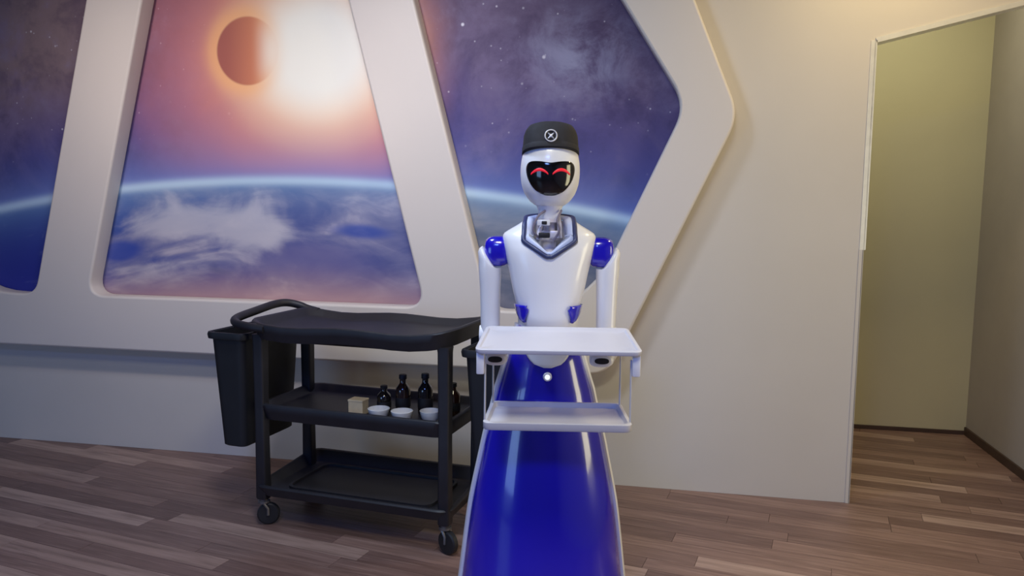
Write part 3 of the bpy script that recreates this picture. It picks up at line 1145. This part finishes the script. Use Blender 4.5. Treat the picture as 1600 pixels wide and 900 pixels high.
def tilt(ring):
    return [tuple(Rh @ (Vector(q) - piv) + piv + Vector((0, -0.003, 0.006))) for q in ring]


hat.loft([tilt(sell(hx, hy, z, 2.5, 48)) for z, hx, hy in HT])
ho = hat.build('cap', 'hat', head, angle=60)
bnd = MB()
bnd.loft([tilt(sell(0.0845, 0.0885, 1.546, 2.5, 48)), tilt(sell(0.0875, 0.0925, 1.547, 2.5, 48)), tilt(sell(0.0872, 0.0920, 1.562, 2.5, 48)), tilt(sell(0.0850, 0.0895, 1.564, 2.5, 48))], False, False)
bnd.build('cap_band', 'hat', ho, angle=60)
# round badge: ring, star-like centre
bz = 1.578
by = -0.0885
bg = MB()
bg.tube([(0.0175 * math.cos(2 * PI * i / 24), by - 0.0035, bz + 0.0175 * math.sin(2 * PI * i / 24)) for i in range(24)], 0.0023, 8, closed=True)
bg.lathe([(0.001, -0.0015), (0.0165, -0.0015), (0.0165, 0.004)], 24, (0, by, bz), 'y')
bg.v = tilt(bg.v)
bgo = bg.build('badge', 'hat', ho, angle=50)
e = MB()
e.tube([(0.0175 * math.cos(2 * PI * i / 24), by - 0.0042, bz + 0.0175 * math.sin(2 * PI * i / 24)) for i in range(24)], 0.0024, 8, closed=True)
for i in range(4):
    a = PI / 4 + i * PI / 2
    e.tube([(0.004 * math.cos(a), by - 0.0032, bz + 0.004 * math.sin(a)), (0.0125 * math.cos(a), by - 0.0032, bz + 0.0125 * math.sin(a))], [0.0028, 0.0016], 6)
e.lathe([(0.001, -0.0055), (0.004, -0.005), (0.0055, -0.001)], 14, (0, by, bz), 'y')
e.v = tilt(e.v)
e.build('badge_emblem', 'badge', ho, angle=50)

# arms
for s in (-1, 1):
    sh = MB()
    rings = []
    for x, r in ((0.128, 0.040), (0.136, 0.045), (0.150, 0.047), (0.170, 0.047), (0.186, 0.044), (0.196, 0.036), (0.200, 0.022)):
        rings.append([(s * x, 0.004 + q[0], 1.256 + q[1]) for q in sell(r * 0.95, r, 0, 2.8, 28)])
    sh.loft(rings)
    sh.build('shoulder', 'blue', robot, angle=60)
    # upper arm sleeve with a slanted top
    am = MB()
    rings = []
    rows = [(1.000, 0.181, 0.030, 0.038), (1.03, 0.1815, 0.0305, 0.039), (1.08, 0.182, 0.031, 0.041), (1.14, 0.1825, 0.0325, 0.046), (1.175, 0.183, 0.0345, 0.050), (1.205, 0.1835, 0.036, 0.052)]
    for z, cx, hx, hy in rows:
        rings.append([(s * (cx + x), y + 0.004, z) for x, y, _ in sell(hx, hy, 0, 2.4, 32)])
    for lift, sc in ((0.028, 1.0), (0.048, 0.95), (0.060, 0.82), (0.066, 0.6), (0.068, 0.3)):
        rg = []
        for x, y, _ in sell(0.036 * sc, 0.052 * sc, 0, 2.4, 32):
            rg.append((s * (0.1835 + 0.004 * (lift > 0.03) + x), y + 0.004, 1.205 + lift * (0.5 + 0.5 * max(-1, min(1, x / 0.020)))))
        rings.append(rg)
    am.loft(rings)
    arm = am.build('upper_arm', 'white', robot, angle=60)
    MB().lathe([(0.010, -0.030), (0.030, -0.028), (0.034, -0.02), (0.034, 0.02), (0.030, 0.028), (0.010, 0.030)], 24, (s * 0.187, 0.004, 0.990), 'x').build('elbow', 'white', arm)
    fa = MB()
    rings = []
    for y, z, hx, hz in ((0.010, 0.985, 0.024, 0.024), (-0.02, 0.983, 0.027, 0.026), (-0.10, 0.979, 0.028, 0.025), (-0.20, 0.975, 0.029, 0.0225), (-0.255, 0.973, 0.032, 0.021), (-0.285, 0.972, 0.034, 0.0205), (-0.298, 0.972, 0.030, 0.017), (-0.301, 0.972, 0.024, 0.012)):
        rings.append([(s * 0.168 + q[0] - s * 0.02 * min(1, -y / 0.25 if y < 0 else 0), y, z + q[1]) for q in sell(hx, hz, 0, 2.6, 28)])
    fa.loft(rings)
    fo_ = fa.build('forearm', 'white', robot, angle=60)
    sl = MB()
    sl.loft([[(s * 0.148 + q[0], y, 0.972 + q[1]) for q in sell(0.020 * k_, 0.0085 * k_, 0, 2.4, 20)] for y, k_ in ((-0.2985, 1.0), (-0.3030, 1.0), (-0.3035, 0.8))])
    sl.build('hand_slot', 'dark', fo_)

# trays (upper one held level on the forearms, lower one hung from it)
TX = 0.026


def tray(name, yf, yb, zf, zb, wf, wb_, mat, rim):
    mb = MB()
    def ring(ins, dz):
        # trapezoid with rounded corners, front is -y
        pts = fillet([(-wf + ins, yf + ins, 0.022), (wf - ins, yf + ins, 0.022), (wb_ - ins, yb - ins, 0.018), (-wb_ + ins, yb - ins, 0.018)], 5)
        return [(TX + q.x, q.y, zf + (zb - zf) * (q.y - yf) / (yb - yf) + dz) for q in pts]
    mb.loft([ring(0.010, 0.0), ring(0.002, 0.002), ring(0.0, 0.006), ring(0.0, 0.010 + rim), ring(0.003, 0.012 + rim), ring(0.010, 0.012 + rim), ring(0.014, 0.010), ring(0.05, 0.010)])
    return mb.build(name, mat, robot, angle=45)


ut = tray('upper_tray', -0.372, -0.135, 0.998, 1.026, 0.226, 0.210, 'tray', 0.003)
lt = tray('lower_tray', -0.372, -0.160, 0.788, 0.796, 0.204, 0.192, 'ltray', 0.012)
for s in (-1, 1):
    MB().box((TX + s * 0.211, -0.345, 0.974), (0.022, 0.030, 0.066), 0.004).build('tray_bracket', 'white', ut)
    MB().tube([(TX + s * 0.198, -0.345, 0.985), (TX + s * 0.199, -0.345, 0.80)], 0.0028, 8).build('hanger_rod', 'rod', ut)
    MB().tube([(TX + s * 0.186, -0.185, 1.012), (TX + s * 0.186, -0.185, 0.81)], 0.0028, 8).build('hanger_rod', 'rod', ut)
